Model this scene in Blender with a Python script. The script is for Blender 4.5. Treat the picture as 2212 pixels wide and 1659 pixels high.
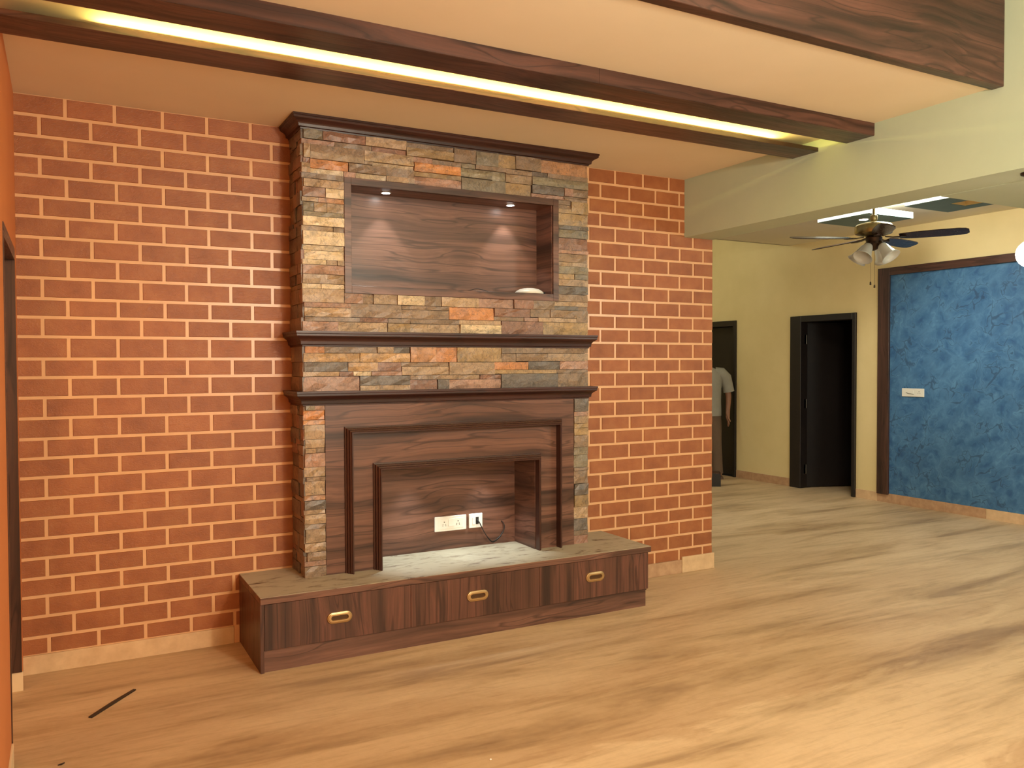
import bpy, bmesh, math, random
from mathutils import Vector, Matrix
random.seed(7)
C = bpy.context.scene.collection
for o in list(bpy.data.objects): bpy.data.objects.remove(o)
scene = bpy.context.scene

# ---------------------------------------------------------------- camera
cam = bpy.data.cameras.new('camera'); camo = bpy.data.objects.new('camera', cam); C.objects.link(camo)
cam.sensor_width = 36.0; cam.lens = 1797.54/2212*36; cam.clip_start = 0.05
R_ = Vector((0.87983122, -0.47527419, -0.00338775)); U_ = Vector((0.01450663, 0.01972893, 0.99970012)); F_ = Vector((0.47506482, 0.87961652, -0.02425276))
M = Matrix.Identity(4)
for i in range(3):
    M[i][0] = R_[i]; M[i][1] = U_[i]; M[i][2] = -F_[i]
M.translation = Vector((0.26028, -4.77352, 1.54221))
camo.matrix_world = M
scene.camera = camo
# ---------------------------------------------------------------- world, exposure
scene.view_settings.view_transform = 'Standard'; scene.view_settings.look = 'None'
scene.view_settings.gamma = 1.0; scene.view_settings.use_curve_mapping = False
scene.view_settings.exposure = 0.25
w = bpy.data.worlds.new('world'); scene.world = w; w.use_nodes = True
w.node_tree.nodes['Background'].inputs[0].default_value = (1.0, 0.93, 0.74, 1); w.node_tree.nodes['Background'].inputs[1].default_value = 0.20

def area(name, loc, to, sx, sy, power, col, spread=None):
    l = bpy.data.lights.new(name, 'AREA'); l.shape = 'RECTANGLE'; l.size = sx; l.size_y = sy; l.energy = power; l.color = col
    if spread: l.spread = spread
    o = bpy.data.objects.new(name, l); C.objects.link(o); o.location = loc
    d = Vector(to)-Vector(loc); o.rotation_euler = d.to_track_quat('-Z', 'Y').to_euler(); return o
def point(name, loc, power, col, r=0.05):
    l = bpy.data.lights.new(name, 'POINT'); l.energy = power; l.color = col; l.shadow_soft_size = r
    o = bpy.data.objects.new(name, l); C.objects.link(o); o.location = loc; return o
def spot(name, loc, to, power, col, ang, blend=0.5, r=0.02):
    l = bpy.data.lights.new(name, 'SPOT'); l.energy = power; l.color = col; l.spot_size = math.radians(ang); l.spot_blend = blend; l.shadow_soft_size = r
    o = bpy.data.objects.new(name, l); C.objects.link(o); o.location = loc
    d = Vector(to)-Vector(loc); o.rotation_euler = d.to_track_quat('-Z', 'Y').to_euler(); return o
WARM = (1.0, 0.66, 0.36)
point('living_lamp', (2.2, -4.5, 2.5), 138, (1.0, 0.88, 0.66), 0.10)
area('living_fill', (3.9, -5.6, 2.9), (3.9, -1.5, 1.0), 2.0, 1.2, 36, (1.0, 1.0, 0.88))  # added fill with no fixture, whitens the right of the room
area('living_ceiling_fill', (2.3, -5.0, 1.75), (2.5, -1.0, 2.95), 1.0, 1.0, 44, (1.0, 0.94, 0.80))  # unseen fill added behind the view to brighten the ceiling
area('amber_fill', (0.9, -6.2, 2.2), (0.6, 0.0, 1.5), 1.2, 1.2, 14, (1.0, 0.50, 0.20))  # added warm fill that tints the left side, no lamp there
area('cove_led', (2.2, -1.12, 2.842), (2.2, -1.36, 2.88), 3.6, 0.02, 20, (1.0, 0.80, 0.22))
area('cove_led_b', (2.2, -1.53, 2.842), (2.2, -1.30, 2.88), 3.6, 0.02, 20, (1.0, 0.80, 0.22))
point('tube_glow', (6.75, 0.0, 2.935), 34, (1.0, 0.98, 0.84), 0.04)
spot('downlight_beam', (6.70, 0.40, 2.835), (6.70, 0.40, 0), 60, (1.0, 0.96, 0.82), 150, 0.6, 0.04)
area('dining_glow', (6.2, -4.2, 2.3), (7.6, 0.0, 0.9), 1.2, 0.8, 62, (0.94, 1.0, 0.86))
point('passage_lamp', (6.6, 3.9, 3.25), 16, (0.95, 1.0, 0.80), 0.15)
point('side_room_lamp', (-1.0, -1.6, 2.2), 26, (1.0, 0.60, 0.28), 0.15)
spot('niche_spot_a', (1.918, -0.182, 2.522), (1.918, -0.15, 2.0), 7, (0.92, 1.0, 0.97), 70, 0.35)
spot('niche_spot_b', (2.734, -0.165, 2.522), (2.734, -0.14, 2.0), 7, (0.92, 1.0, 0.97), 70, 0.35)
spot('firebox_spot_a', (2.10, -0.13, 0.935), (2.10, -0.19, 0.4), 12, (0.88, 1.0, 1.0), 84, 0.8)
spot('firebox_spot_b', (2.60, -0.13, 0.935), (2.60, -0.19, 0.4), 12, (0.88, 1.0, 1.0), 84, 0.8)

# ---------------------------------------------------------------- materials
def s2l(c): return tuple((x/255/12.92 if x/255 <= .04045 else ((x/255+.055)/1.055)**2.4) for x in c)
class N:
    def __init__(s, name):
        s.m = bpy.data.materials.new(name); s.m.use_nodes = True; s.t = s.m.node_tree; s.b = s.t.nodes['Principled BSDF']
        s.o = s.t.nodes['Material Output']
    def n(s, typ, **k):
        n = s.t.nodes.new(typ)
        for a, v in k.items():
            if a.startswith('i_'):
                key = a[2:]; key = int(key) if key.isdigit() else key
                n.inputs[key].default_value = v
            else: setattr(n, a, v)
        return n
    def l(s, a, b): s.t.links.new(a, b)
    def pos(s, sc=(1, 1, 1), rot=(0, 0, 0), gen=False):
        g = s.n('ShaderNodeNewGeometry'); m = s.n('ShaderNodeMapping'); m.inputs['Scale'].default_value = sc; m.inputs['Rotation'].default_value = rot
        s.l(g.outputs['Position'], m.inputs['Vector']); return m.outputs[0]
    def noise(s, vec, scale, detail=4, rough=.5, dist=0.0):
        n = s.n('ShaderNodeTexNoise'); n.inputs['Scale'].default_value = scale; n.inputs['Detail'].default_value = detail
        n.inputs['Roughness'].default_value = rough; n.inputs['Distortion'].default_value = dist
        if vec is not None: s.l(vec, n.inputs['Vector'])
        return n.outputs['Fac']
    def ramp(s, fac, stops, interp='LINEAR'):
        r = s.n('ShaderNodeValToRGB'); e = r.color_ramp.elements; r.color_ramp.interpolation = interp
        while len(e) < len(stops): e.new(0.5)
        for el, (p, c) in zip(e, stops):
            el.position = p; el.color = (*c, 1) if len(c) == 3 else c
        s.l(fac, r.inputs[0]); return r.outputs[0]
    def mix(s, fac, a, b, mode='MIX'):
        m = s.n('ShaderNodeMix', data_type='RGBA', blend_type=mode)
        for sock, v in ((m.inputs[0], fac), (m.inputs[6], a), (m.inputs[7], b)):
            if isinstance(v, (int, float)): sock.default_value = v
            elif isinstance(v, tuple): sock.default_value = (*v, 1)
            else: s.l(v, sock)
        return m.outputs[2]
    def math(s, op, a, b=0.0, c=None):
        m = s.n('ShaderNodeMath', operation=op)
        for i, v in enumerate((a, b)):
            if isinstance(v, (int, float)): m.inputs[i].default_value = v
            else: s.l(v, m.inputs[i])
        return m.outputs[0]
    def bump(s, h, strength=.3, dist=.01):
        b = s.n('ShaderNodeBump'); b.inputs['Strength'].default_value = strength; b.inputs['Distance'].default_value = dist
        s.l(h, b.inputs['Height']); s.l(b.outputs[0], s.b.inputs['Normal'])
    def fin(s, col, rough=.6, spec=.5, metal=0):
        if isinstance(col, tuple): s.b.inputs['Base Color'].default_value = (*col, 1)
        else: s.l(col, s.b.inputs['Base Color'])
        if isinstance(rough, (int, float)): s.b.inputs['Roughness'].default_value = rough
        else: s.l(rough, s.b.inputs['Roughness'])
        s.b.inputs['Specular IOR Level'].default_value = spec; s.b.inputs['Metallic'].default_value = metal
        return s.m
def plain(name, rgb, rough=.6, metal=0, spec=.5, var=.06):
    k = N(name); f = k.noise(k.pos(), 9, 3); c = s2l(rgb)
    col = k.ramp(f, [(.3, tuple(x*(1-var) for x in c)), (.7, tuple(min(1, x*(1+var)) for x in c))])
    return k.fin(col, rough, spec, metal)
def emit(name, rgb, strength):
    k = N(name); k.b.inputs['Base Color'].default_value = (*rgb, 1); k.b.inputs['Emission Color'].default_value = (*rgb, 1); k.b.inputs['Emission Strength'].default_value = strength
    return k.m

def wood(name, axis, dark, mid, light, rough=.33, band=1.0, shift=0.0):
    k = N(name)
    def sc(a, b): return {'x': (a, b, b), 'z': (b, b, a), 'y': (b, a, b)}[axis]
    wob = k.noise(k.pos(sc(1.1, 1.6)), 1.0, 2, .5)
    v = k.n('ShaderNodeVectorMath', operation='MULTIPLY_ADD')
    g = k.n('ShaderNodeNewGeometry'); comb = k.n('ShaderNodeCombineXYZ')
    for i in range(3): k.l(wob, comb.inputs[i])
    k.l(comb.outputs[0], v.inputs[0]); v.inputs[1].default_value = {'x': (0, .17, .17), 'z': (.17, .17, 0), 'y': (.17, 0, .17)}[axis]; k.l(g.outputs['Position'], v.inputs[2])
    def nz(a, b, det, r=.5):
        m = k.n('ShaderNodeMapping'); m.inputs['Scale'].default_value = sc(a, b); m.inputs['Location'].default_value = (shift, shift*1.7, shift*.6); k.l(v.outputs[0], m.inputs[0]); return k.noise(m.outputs[0], 1.0, det, r)
    broad = nz(.35, 13*band, 2); fine = nz(1.6, 95*band, 4, .65); vein = nz(.45, 21*band, 1)
    c1 = k.ramp(broad, [(.32, s2l(dark)), (.47, s2l(mid)), (.6, s2l(light)), (.72, s2l(mid))])
    c2 = k.mix(.45, c1, k.ramp(fine, [(.3, (.25, .22, .2)), (.65, (.95, .9, .88))]), 'MULTIPLY')
    line = k.ramp(k.math('ABSOLUTE', k.math('SUBTRACT', vein, .5)), [(0, (1, 1, 1)), (.016, (.6, .6, .6)), (.03, (0, 0, 0))])
    c3 = k.mix(k.math('MULTIPLY', line, .62), c2, tuple(x*.45 for x in s2l(dark)))
    m = k.fin(c3, k.ramp(fine, [(.3, (rough+.1,)*3), (.7, (rough-.04,)*3)]), .5)
    k.bump(fine, .06, .002)
    return m
DK, MD, LT = (70, 48, 40), (110, 77, 63), (132, 94, 78)
MAT = {}
MAT['wood_x'] = wood('rosewood_laminate_horizontal', 'x', DK, MD, LT)
MAT['wood_z'] = wood('rosewood_laminate_vertical', 'z', (62, 42, 35), (96, 64, 51), (116, 76, 62), band=.9, shift=3.1)
MAT['wood_dark'] = wood('dark_polished_moulding', 'x', (48, 24, 19), (62, 32, 25), (74, 40, 32), rough=.36)
MAT['wood_dark_z'] = plain('dark_polished_moulding_upright', (66, 38, 30), .3)
MAT['wood_y'] = wood('rosewood_laminate_inward', 'y', DK, MD, LT, shift=1.3)
MAT['wood_ceiling'] = wood('ceiling_laminate', 'x', (44, 27, 22), (76, 48, 39), (98, 64, 53), shift=7.7)
MAT['ebony'] = plain('near_black_door_wood', (25, 18, 16), .45)
MAT['frame_brown'] = wood('brown_frame_wood', 'z', (50, 34, 28), (76, 50, 40), (92, 62, 50), shift=5)
MAT['frame_brown_y'] = wood('brown_frame_wood_flat', 'y', (50, 34, 28), (76, 50, 40), (92, 62, 50), shift=5)
def walltex(name, a, b, scale=3, rough=.6, bump=.05):
    k = N(name); f = k.noise(k.pos(), scale, 5, .6); col = k.ramp(f, [(.3, s2l(a)), (.7, s2l(b))])
    k.bump(k.noise(k.pos(), 160, 3), bump, .003); return k.fin(col, rough)
MAT['ceiling'] = walltex('cream_ceiling_paint', (234, 220, 190), (240, 226, 198), 1.2, .75, .02)
MAT['far_ceiling'] = walltex('white_far_ceiling', (226, 218, 196), (232, 224, 204), 1.2, .75, .02)
MAT['orange'] = walltex('orange_wall_paint', (206, 122, 66), (214, 130, 74), 2, .6)
MAT['mortar'] = walltex('peach_satin_mortar_lines', (222, 172, 126), (230, 182, 136), 6, .30, .03)
MAT['cream_wall'] = walltex('pale_yellow_wall', (226, 206, 150), (234, 214, 160), 2, .7, .08)
MAT['beam'] = walltex('pale_sage_beam', (182, 198, 174), (190, 204, 180), 2, .7, .02)
MAT['teal'] = plain('teal_panel_paint', (112, 138, 134), .6)
MAT['skirt_tan'] = walltex('tan_skirting_tile', (206, 172, 132), (226, 194, 152), 14, .5, .05)
MAT['skirt_brown'] = walltex('brown_skirting_tile', (176, 138, 104), (200, 162, 126), 18, .5, .05)
MAT['skirt_cream'] = walltex('cream_skirting_tile', (226, 198, 156), (236, 208, 168), 10, .5, .03)
def brickmat():
    k = N('terracotta_textured_brick_paint'); info = k.n('ShaderNodeObjectInfo')
    f = k.noise(k.pos(), 7, 5, .6)
    col = k.ramp(f, [(.25, s2l((142, 82, 46))), (.5, s2l((160, 96, 56))), (.75, s2l((172, 110, 66)))])
    hsv = k.n('ShaderNodeHueSaturation'); k.l(col, hsv.inputs['Color'])
    k.l(k.math('ADD', k.math('MULTIPLY', info.outputs['Random'], .16), .92), hsv.inputs['Value'])
    k.bump(k.noise(k.pos((1, 1, 1.6)), 60, 4, .6, 1.2), .38, .006)
    return k.fin(hsv.outputs[0], .44)
MAT['brick'] = brickmat()
STC = {'w': (212, 190, 152), 't': (168, 140, 106), 'd': (134, 109, 82), 'p': (168, 128, 104), 'o': (192, 128, 70), 'o2': (182, 132, 88), 'y': (156, 127, 82), 'y2': (188, 150, 100), 'r': (138, 97, 74), 'g': (126, 114, 90), 'k': (98, 87, 76)}
def stonemat(key, rgb):
    k = N('stacked_stone_'+{'w': 'cream', 't': 'tan', 'd': 'dun', 'p': 'pink', 'o': 'orange', 'o2': 'apricot', 'y': 'olive_gold', 'y2': 'honey', 'r': 'rust', 'g': 'sage', 'k': 'slate'}[key])
    info = k.n('ShaderNodeObjectInfo'); c = s2l(rgb); P = k.n('ShaderNodeVectorMath', operation='ADD')
    g = k.n('ShaderNodeNewGeometry'); k.l(g.outputs['Position'], P.inputs[0])
    cb = k.n('ShaderNodeCombineXYZ'); r10 = k.math('MULTIPLY', info.outputs['Random'], 37.0)
    for i in range(3): k.l(r10, cb.inputs[i])
    k.l(cb.outputs[0], P.inputs[1])
    f = k.noise(P.outputs[0], 13, 5, .62, .6); f2 = k.noise(P.outputs[0], 45, 5, .7, 1.0)
    col = k.ramp(f, [(.25, tuple(x*.55 for x in c)), (.45, c), (.62, tuple(min(1, x*1.22) for x in c)), (.8, (c[0]*1.05, c[1]*.82, c[2]*.68))])
    vn = k.noise(P.outputs[0], 8, 3, .55, 2.2); crack = k.ramp(k.math('ABSOLUTE', k.math('SUBTRACT', vn, .5)), [(0, (.0, .0, .0)), (.02, (1, 1, 1))])
    col = k.mix(.75, col, k.ramp(f2, [(.30, (.38, .32, .26)), (.5, (1, 1, 1)), (.8, (1.0, .96, .9))]), 'MULTIPLY')
    col = k.mix(.45, col, crack, 'MULTIPLY')
    hsv = k.n('ShaderNodeHueSaturation'); k.l(col, hsv.inputs['Color']); k.l(k.math('ADD', k.math('MULTIPLY', info.outputs['Random'], .3), .85), hsv.inputs['Value'])
    k.bump(k.math('ADD', f2, k.math('MULTIPLY', vn, .8)), .6, .012)
    k.b.inputs['Coat Weight'].default_value = .6; k.b.inputs['Coat Roughness'].default_value = .36
    return k.fin(hsv.outputs[0], .42, .9)
for kk, cc in STC.items(): MAT['st_'+kk] = stonemat(kk, cc)
MAT['grout'] = plain('dark_stone_backing', (66, 52, 42), .9)
def floormat():
    k = N('streaked_beige_marble_floor'); p = k.pos((.55, 3.2, 1), (0, 0, -.035))
    broad = k.noise(p, 1.15, 4, .62, .55); fine = k.noise(k.pos((1.3, 11, 1), (0, 0, -.035)), 2.2, 6, .68, .5); spk = k.noise(k.pos(), 26, 5, .7)
    col = k.ramp(broad, [(.34, s2l((172, 144, 110))), (.43, s2l((196, 168, 130))), (.52, s2l((212, 184, 146))), (.75, s2l((218, 192, 154)))])
    col = k.mix(.6, col, k.ramp(fine, [(.32, (.70, .64, .57)), (.5, (.96, .95, .93)), (.7, (1, 1, 1))]), 'MULTIPLY')
    col = k.mix(.25, col, k.ramp(spk, [(.3, (.75, .7, .64)), (.6, (1, 1, 1))]), 'MULTIPLY')
    g = k.n('ShaderNodeNewGeometry'); sp = k.n('ShaderNodeSeparateXYZ'); k.l(g.outputs['Position'], sp.inputs[0])
    warp = k.noise(k.pos((.45, 1.3, 1)), 1.7, 6, .66, .8); yy = k.math('ADD', sp.outputs[1], k.math('MULTIPLY', k.math('SUBTRACT', warp, .5), 1.3))
    yn = k.math('MULTIPLY', k.math('ADD', yy, 4.0), .125)
    z0, z1 = (0, 0, 0), (1, 1, 1)
    veins = k.ramp(yn, [(.0, z0), (.10, (.5,)*3), (.155, z1), (.165, z0), (.235, z0), (.245, (.9,)*3), (.30, (.35,)*3), (.315, (.9,)*3), (.345, (.15,)*3), (.40, (.7,)*3), (.425, z0), (.50, (.6,)*3), (.52, z0), (.60, (.5,)*3), (.64, z0)])
    col = k.mix(k.math('MULTIPLY', veins, .52), col, (.62, .50, .40), 'MULTIPLY')
    return k.fin(col, k.ramp(broad, [(.3, (.42,)*3), (.7, (.55,)*3)]), .35)
MAT['floor'] = floormat()
def dustmat():
    k = N('dusty_bench_top'); p = k.pos((1.0, 2.4, 1), (0, 0, .35)); f = k.noise(p, 4.2, 6, .62, 1.6); f2 = k.noise(k.pos((1, 3, 1), (0, 0, .3)), 9, 5, .65, .8)
    mask = k.ramp(k.math('MULTIPLY', f, k.math('ADD', f2, .55)), [(.33, (0, 0, 0)), (.42, (.75, .75, .75)), (.52, (1, 1, 1))])
    col = k.mix(mask, s2l((96, 72, 54)), s2l((178, 168, 146)))
    return k.fin(col, .62, .4)
MAT['dust'] = dustmat()
def bluemat():
    k = N('blue_swirled_plaster'); p = k.pos(); d = k.noise(p, 3.5, 3, .55)
    v = k.n('ShaderNodeVectorMath', operation='MULTIPLY_ADD'); cb = k.n('ShaderNodeCombineXYZ')
    for i in range(3): k.l(d, cb.inputs[i])
    k.l(cb.outputs[0], v.inputs[0]); v.inputs[1].default_value = (.55, .55, -.55); k.l(p, v.inputs[2])
    vo = k.n('ShaderNodeTexVoronoi'); vo.inputs['Scale'].default_value = 6.5; k.l(v.outputs[0], vo.inputs['Vector'])
    ve = k.n('ShaderNodeTexVoronoi', feature='DISTANCE_TO_EDGE'); ve.inputs['Scale'].default_value = 6.5; k.l(v.outputs[0], ve.inputs['Vector'])
    n = k.noise(v.outputs[0], 9, 5, .6, 1.5); n2 = k.noise(p, 5, 3, .5)
    col = k.ramp(n, [(.25, s2l((30, 70, 112))), (.5, s2l((48, 98, 144))), (.75, s2l((84, 134, 174)))])
    col = k.mix(.45, col, k.ramp(vo.outputs['Distance'], [(.0, s2l((34, 76, 122))), (.75, s2l((98, 146, 184)))]))
    edge = k.ramp(k.math('ADD', ve.outputs['Distance'], k.math('MULTIPLY', k.math('SUBTRACT', n2, .45), .32)), [(.0, (.6, .6, .6)), (.045, (0, 0, 0))])
    col = k.mix(edge, col, s2l((34, 60, 88)))
    k.bump(n, .3, .006); return k.fin(col, .5)
MAT['blue'] = bluemat()
MAT['brass'] = plain('brushed_brass', (206, 172, 122), .32, .85)
MAT['brass_in'] = plain('brass_pocket', (92, 66, 42), .5, .6)
MAT['antique_brass'] = plain('antique_brass_motor', (168, 152, 106), .28, .9)
MAT['steel'] = plain('steel_hinge', (190, 180, 165), .35, .8)
MAT['white'] = plain('white_plastic', (240, 238, 230), .35, var=.01)
MAT['offwhite'] = plain('off_white_plastic', (226, 224, 212), .4, var=.02)
MAT['black'] = plain('black_rubber', (26, 24, 24), .45)
MAT['socket_dark'] = plain('dark_socket_hole', (40, 38, 36), .6)
MAT['strip'] = plain('blackened_strip', (50, 38, 28), .5)
MAT['blade'] = wood('dark_fan_blade', 'x', (46, 32, 28), (60, 42, 36), (72, 50, 44), rough=.2, shift=2)
MAT['bronze'] = plain('dark_bronze', (70, 54, 44), .35, .8)
MAT['skin'] = plain('skin', (142, 100, 76), .55)
MAT['hair'] = plain('black_hair', (28, 24, 22), .6)
MAT['shirt'] = plain('grey_white_shirt_cloth', (150, 147, 136), .85)
MAT['trousers'] = plain('brown_trouser_cloth', (104, 84, 66), .85)
MAT['shoe'] = plain('brown_shoe_leather', (92, 66, 50), .5)
MAT['eye'] = plain('eye_dark', (40, 30, 26), .3)
MAT['lip'] = plain('lip', (124, 74, 62), .5)
MAT['led'] = emit('spot_lamp_face', (1, 1, .97), 30)
MAT['globe'] = emit('warm_globe_glass', (1.0, .86, .72), 9)
MAT['panel_side'] = emit('panel_side_added_glow', (.93, 1.0, .94), 1.0)  # emission stands in for light falling on the panel sides
MAT['tube'] = emit('lit_lamp_face', (.97, 1.0, .97), 14)
MAT['darkroom'] = plain('painted_room_darkness', (30, 26, 22), .9)  # near-black colour puts the darkness of the rooms into the paint
k = N('frosted_glass_shade'); k.b.inputs['Transmission Weight'].default_value = .35; MAT['glass'] = k.fin(s2l((236, 234, 224)), .35)

# ---------------------------------------------------------------- helpers
def link(name, me, mat, parent=None):
    o = bpy.data.objects.new(name, me); C.objects.link(o)
    if mat is not None and not me.materials: me.materials.append(mat)
    if parent is not None: o.parent = parent
    return o
def root_loc(p):
    l = Vector((0, 0, 0))
    while p is not None: l += Vector(p.location); p = p.parent
    return l
class MB:
    """collects solids in world coordinates and links them as one mesh object"""
    def __init__(s): s.bm = bmesh.new()
    def box(s, x0, x1, y0, y1, z0, z1, bev=0.0):
        vs = [s.bm.verts.new((x, y, z)) for x in (x0, x1) for y in (y0, y1) for z in (z0, z1)]
        fs = [(0, 1, 3, 2), (4, 6, 7, 5), (0, 4, 5, 1), (2, 3, 7, 6), (0, 2, 6, 4), (1, 5, 7, 3)]
        faces = [s.bm.faces.new([vs[i] for i in f]) for f in fs]
        if bev:
            es = list({e for f in faces for e in f.edges}); bmesh.ops.bevel(s.bm, geom=es, offset=bev, segments=1, affect='EDGES')
        return s
    def loft(s, rings, closed=True, caps=True):
        R = [[s.bm.verts.new(p) for p in r] for r in rings]; n = len(R[0])
        for a, b in zip(R, R[1:]):
            for i in range(n if closed else n-1):
                j = (i+1) % n; s.bm.faces.new((a[i], a[j], b[j], b[i]))
        if caps: s.bm.faces.new(R[0][::-1]); s.bm.faces.new(R[-1])
        return s
    def cyl(s, c, r, h, axis='z', seg=20, r2=None):
        r2 = r if r2 is None else r2
        def ring(rad, t):
            out = []
            for i in range(seg):
                a = 2*math.pi*i/seg; u, v = rad*math.cos(a), rad*math.sin(a)
                out.append({'z': (c[0]+u, c[1]+v, c[2]+t), 'y': (c[0]+u, c[1]+t, c[2]+v), 'x': (c[0]+t, c[1]+u, c[2]+v)}[axis])
            return out
        return s.loft([ring(r, 0), ring(r2, h)])
    def lathe(s, c, prof, seg=24, mat=None, caps=True):
        rings = []
        for r, z in prof:
            ring = [Vector((r*math.cos(2*math.pi*i/seg), r*math.sin(2*math.pi*i/seg), z)) for i in range(seg)]
            rings.append([Vector(c)+(mat @ p if mat else p) for p in ring])
        return s.loft(rings, True, caps)
    def tube(s, pts, r, seg=8):
        pts = [Vector(p) for p in pts]; rings = []
        up = Vector((0.13, 0.31, 1)).normalized()
        for i, p in enumerate(pts):
            t = (pts[min(i+1, len(pts)-1)]-pts[max(i-1, 0)]).normalized()
            a = t.cross(up); a = a.normalized() if a.length > 1e-4 else t.orthogonal().normalized(); b = t.cross(a)
            rr = r[i] if isinstance(r, (list, tuple)) else r
            rings.append([p+a*rr*math.cos(2*math.pi*k/seg)+b*rr*math.sin(2*math.pi*k/seg) for k in range(seg)])
        return s.loft(rings)
    def ball(s, c, r, sx=1, sy=1, sz=1, seg=16, rot=None):
        m = Matrix.Translation(c) @ (rot.to_4x4() if rot else Matrix.Identity(4)) @ Matrix.Diagonal((sx, sy, sz, 1))
        bmesh.ops.create_uvsphere(s.bm, u_segments=seg, v_segments=max(8, seg//2+2), radius=r, matrix=m); return s
    def build(s, name, mat, parent=None, smooth=False, angle=None):
        bmesh.ops.recalc_face_normals(s.bm, faces=s.bm.faces)
        l = root_loc(parent)
        if l.length: bmesh.ops.translate(s.bm, verts=s.bm.verts, vec=-l)
        me = bpy.data.meshes.new(name); s.bm.to_mesh(me); s.bm.free()
        if smooth:
            for p in me.polygons: p.use_smooth = True
            if angle: me.set_sharp_from_angle(angle=math.radians(angle))
        return link(name, me, MAT[mat] if isinstance(mat, str) else mat, parent)
def tag(o, label=None, cat=None, group=None, kind=None):
    if label: o['label'] = label
    if cat: o['category'] = cat
    if group: o['group'] = group
    if kind: o['kind'] = kind
    return o
def thing(name, loc, label, cat, group=None):
    o = bpy.data.objects.new(name, None); o.empty_display_size = .1; C.objects.link(o); o.location = loc
    return tag(o, label, cat, group)
def struct(o, label): return tag(o, label, None, None, 'structure')
def arc(c, r, a0, a1, n, plane='xz', y=0.0):
    return [(c[0]+r*math.cos(a0+(a1-a0)*i/n), c[1]+r*math.sin(a0+(a1-a0)*i/n)) for i in range(n+1)]

# ================================================================ STRUCTURE
H = 2.88
XW, XE = 0.067, 4.54           # brick wall from the left corner to its free end
fl = struct(MB().box(-2.5, 8.25, -7.5, 5.2, -.06, 0).build('floor', 'floor'), 'streaked beige marble floor running through both rooms')
MB().box(8.25, 9.6, 1.5, 2.9, -.06, -.0005).build('threshold_floor', 'floor', fl)
ce = struct(MB().box(-2.5, 4.272, -2.29, 0.2, H, H+.1).build('ceiling', 'ceiling'), 'flat cream ceiling above the brick wall')
MB().box(-2.5, 4.272, -7.5, -2.36, 3.33, 3.40).build('raised_ceiling', 'ceiling', ce)
MB().box(4.54, 8.25, -7.5, 2.74, 3.0, 3.08).build('far_ceiling', 'far_ceiling', ce)
MB().box(4.4, 8.25, 2.74, 5.2, 3.42, 3.5).build('passage_ceiling', 'far_ceiling', ce)
MB().box(4.4, 8.25, 2.72, 2.75, 3.0, 3.45).build('ceiling_step', 'far_ceiling', ce)

# ---- brick wall: mortar-coloured plaster with proud painted bricks
wb = struct(MB().box(-.1, XE, 0, .23, 0, 2.4655).box(-.1, 4.272, 0, .23, 2.4655, H+.05).build('wall_back', 'mortar'), 'terracotta brick-patterned wall with peach joints behind the fireplace')
ZJ = [2.781, 2.679, 2.579, 2.483, 2.38, 2.281, 2.179, 2.078, 1.978, 1.875, 1.782, 1.685, 1.574, 1.481, 1.38, 1.277, 1.174, 1.077, 0.98, 0.875, 0.776, 0.675, 0.575, 0.475, 0.383, 0.282, 0.179]
rows = [(ZJ[0]+.008, H-.003)] + [(ZJ[i]+.008, ZJ[i-1]-.008) for i in range(1, 27)] + [(.098, ZJ[26]-.008)]
LB = .2259
brick_cache = {}
def brick_mesh(wd, ht):
    key = (round(wd, 3), round(ht, 3))
    if key in brick_cache: return brick_cache[key]
    t, b = .0045, .002; hw, hh = wd/2, ht/2
    v = [(-hw, 0, -hh), (hw, 0, -hh), (hw, 0, hh), (-hw, 0, hh), (-hw+b, -t, -hh+b), (hw-b, -t, -hh+b), (hw-b, -t, hh-b), (-hw+b, -t, hh-b)]
    f = [(4, 5, 6, 7), (0, 1, 5, 4), (1, 2, 6, 5), (2, 3, 7, 6), (3, 0, 4, 7)]
    me = bpy.data.meshes.new('brick'); me.from_pydata(v, [], f); me.materials.append(MAT['brick']); brick_cache[key] = me; return me
cands = []
for i, (z0, z1) in enumerate(rows):
    odd = i % 2 == 0
    jl = [(.2914 if odd else .1785)+LB*k+random.uniform(-.003, .003) for k in range(6)]
    jr = [3.436, 3.657, 3.900, 4.130, 4.357] if odd else [3.316, 3.534, 3.780, 4.006, 4.228, 4.452]
    jr = [x+random.uniform(-.003, .003) for x in jr]
    xe = 4.272 if i < 4 else XE
    edges = [XW-.002]+jl+[1.42]
    for a, b in zip(edges, edges[1:]):
        a2 = a+(.0 if a == edges[0] else .0085); b2 = b-(0 if b == edges[-1] else .0085)
        if b2-a2 > .015 and not (z1 < .36 and a2 > 1.11): cands.append((a2, min(b2, 1.11) if z1 < .36 else b2, z0, z1))
    e2 = [x for x in jr if x < xe-.012]+[xe]
    for a, b in zip(e2, e2[1:]):
        a2 = a+.0085; b2 = b-(0 if b == xe else .0085)
        if b2-a2 > .012 and not (z1 < .36 and b2 < 3.5): cands.append((max(a2, 3.5) if z1 < .36 else a2, b2, z0, z1))
cands.sort(key=lambda c: -(c[1]-c[0])*(c[3]-c[2])*(1.6 if c[0] < 1.4 else 1))
for a, b, z0, z1 in cands[:298]:
    o = bpy.data.objects.new('brick', brick_mesh(b-a, z1-z0)); C.objects.link(o); o.parent = wb; o.location = ((a+b)/2, 0, (z0+z1)/2)
if cands[298:]:
    m = MB()
    for a, b, z0, z1 in cands[298:]: m.box(a, b, -.0045, .002, z0, z1)
    tag(m.build('brick_remnants', 'brick', wb), kind='stuff')

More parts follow.
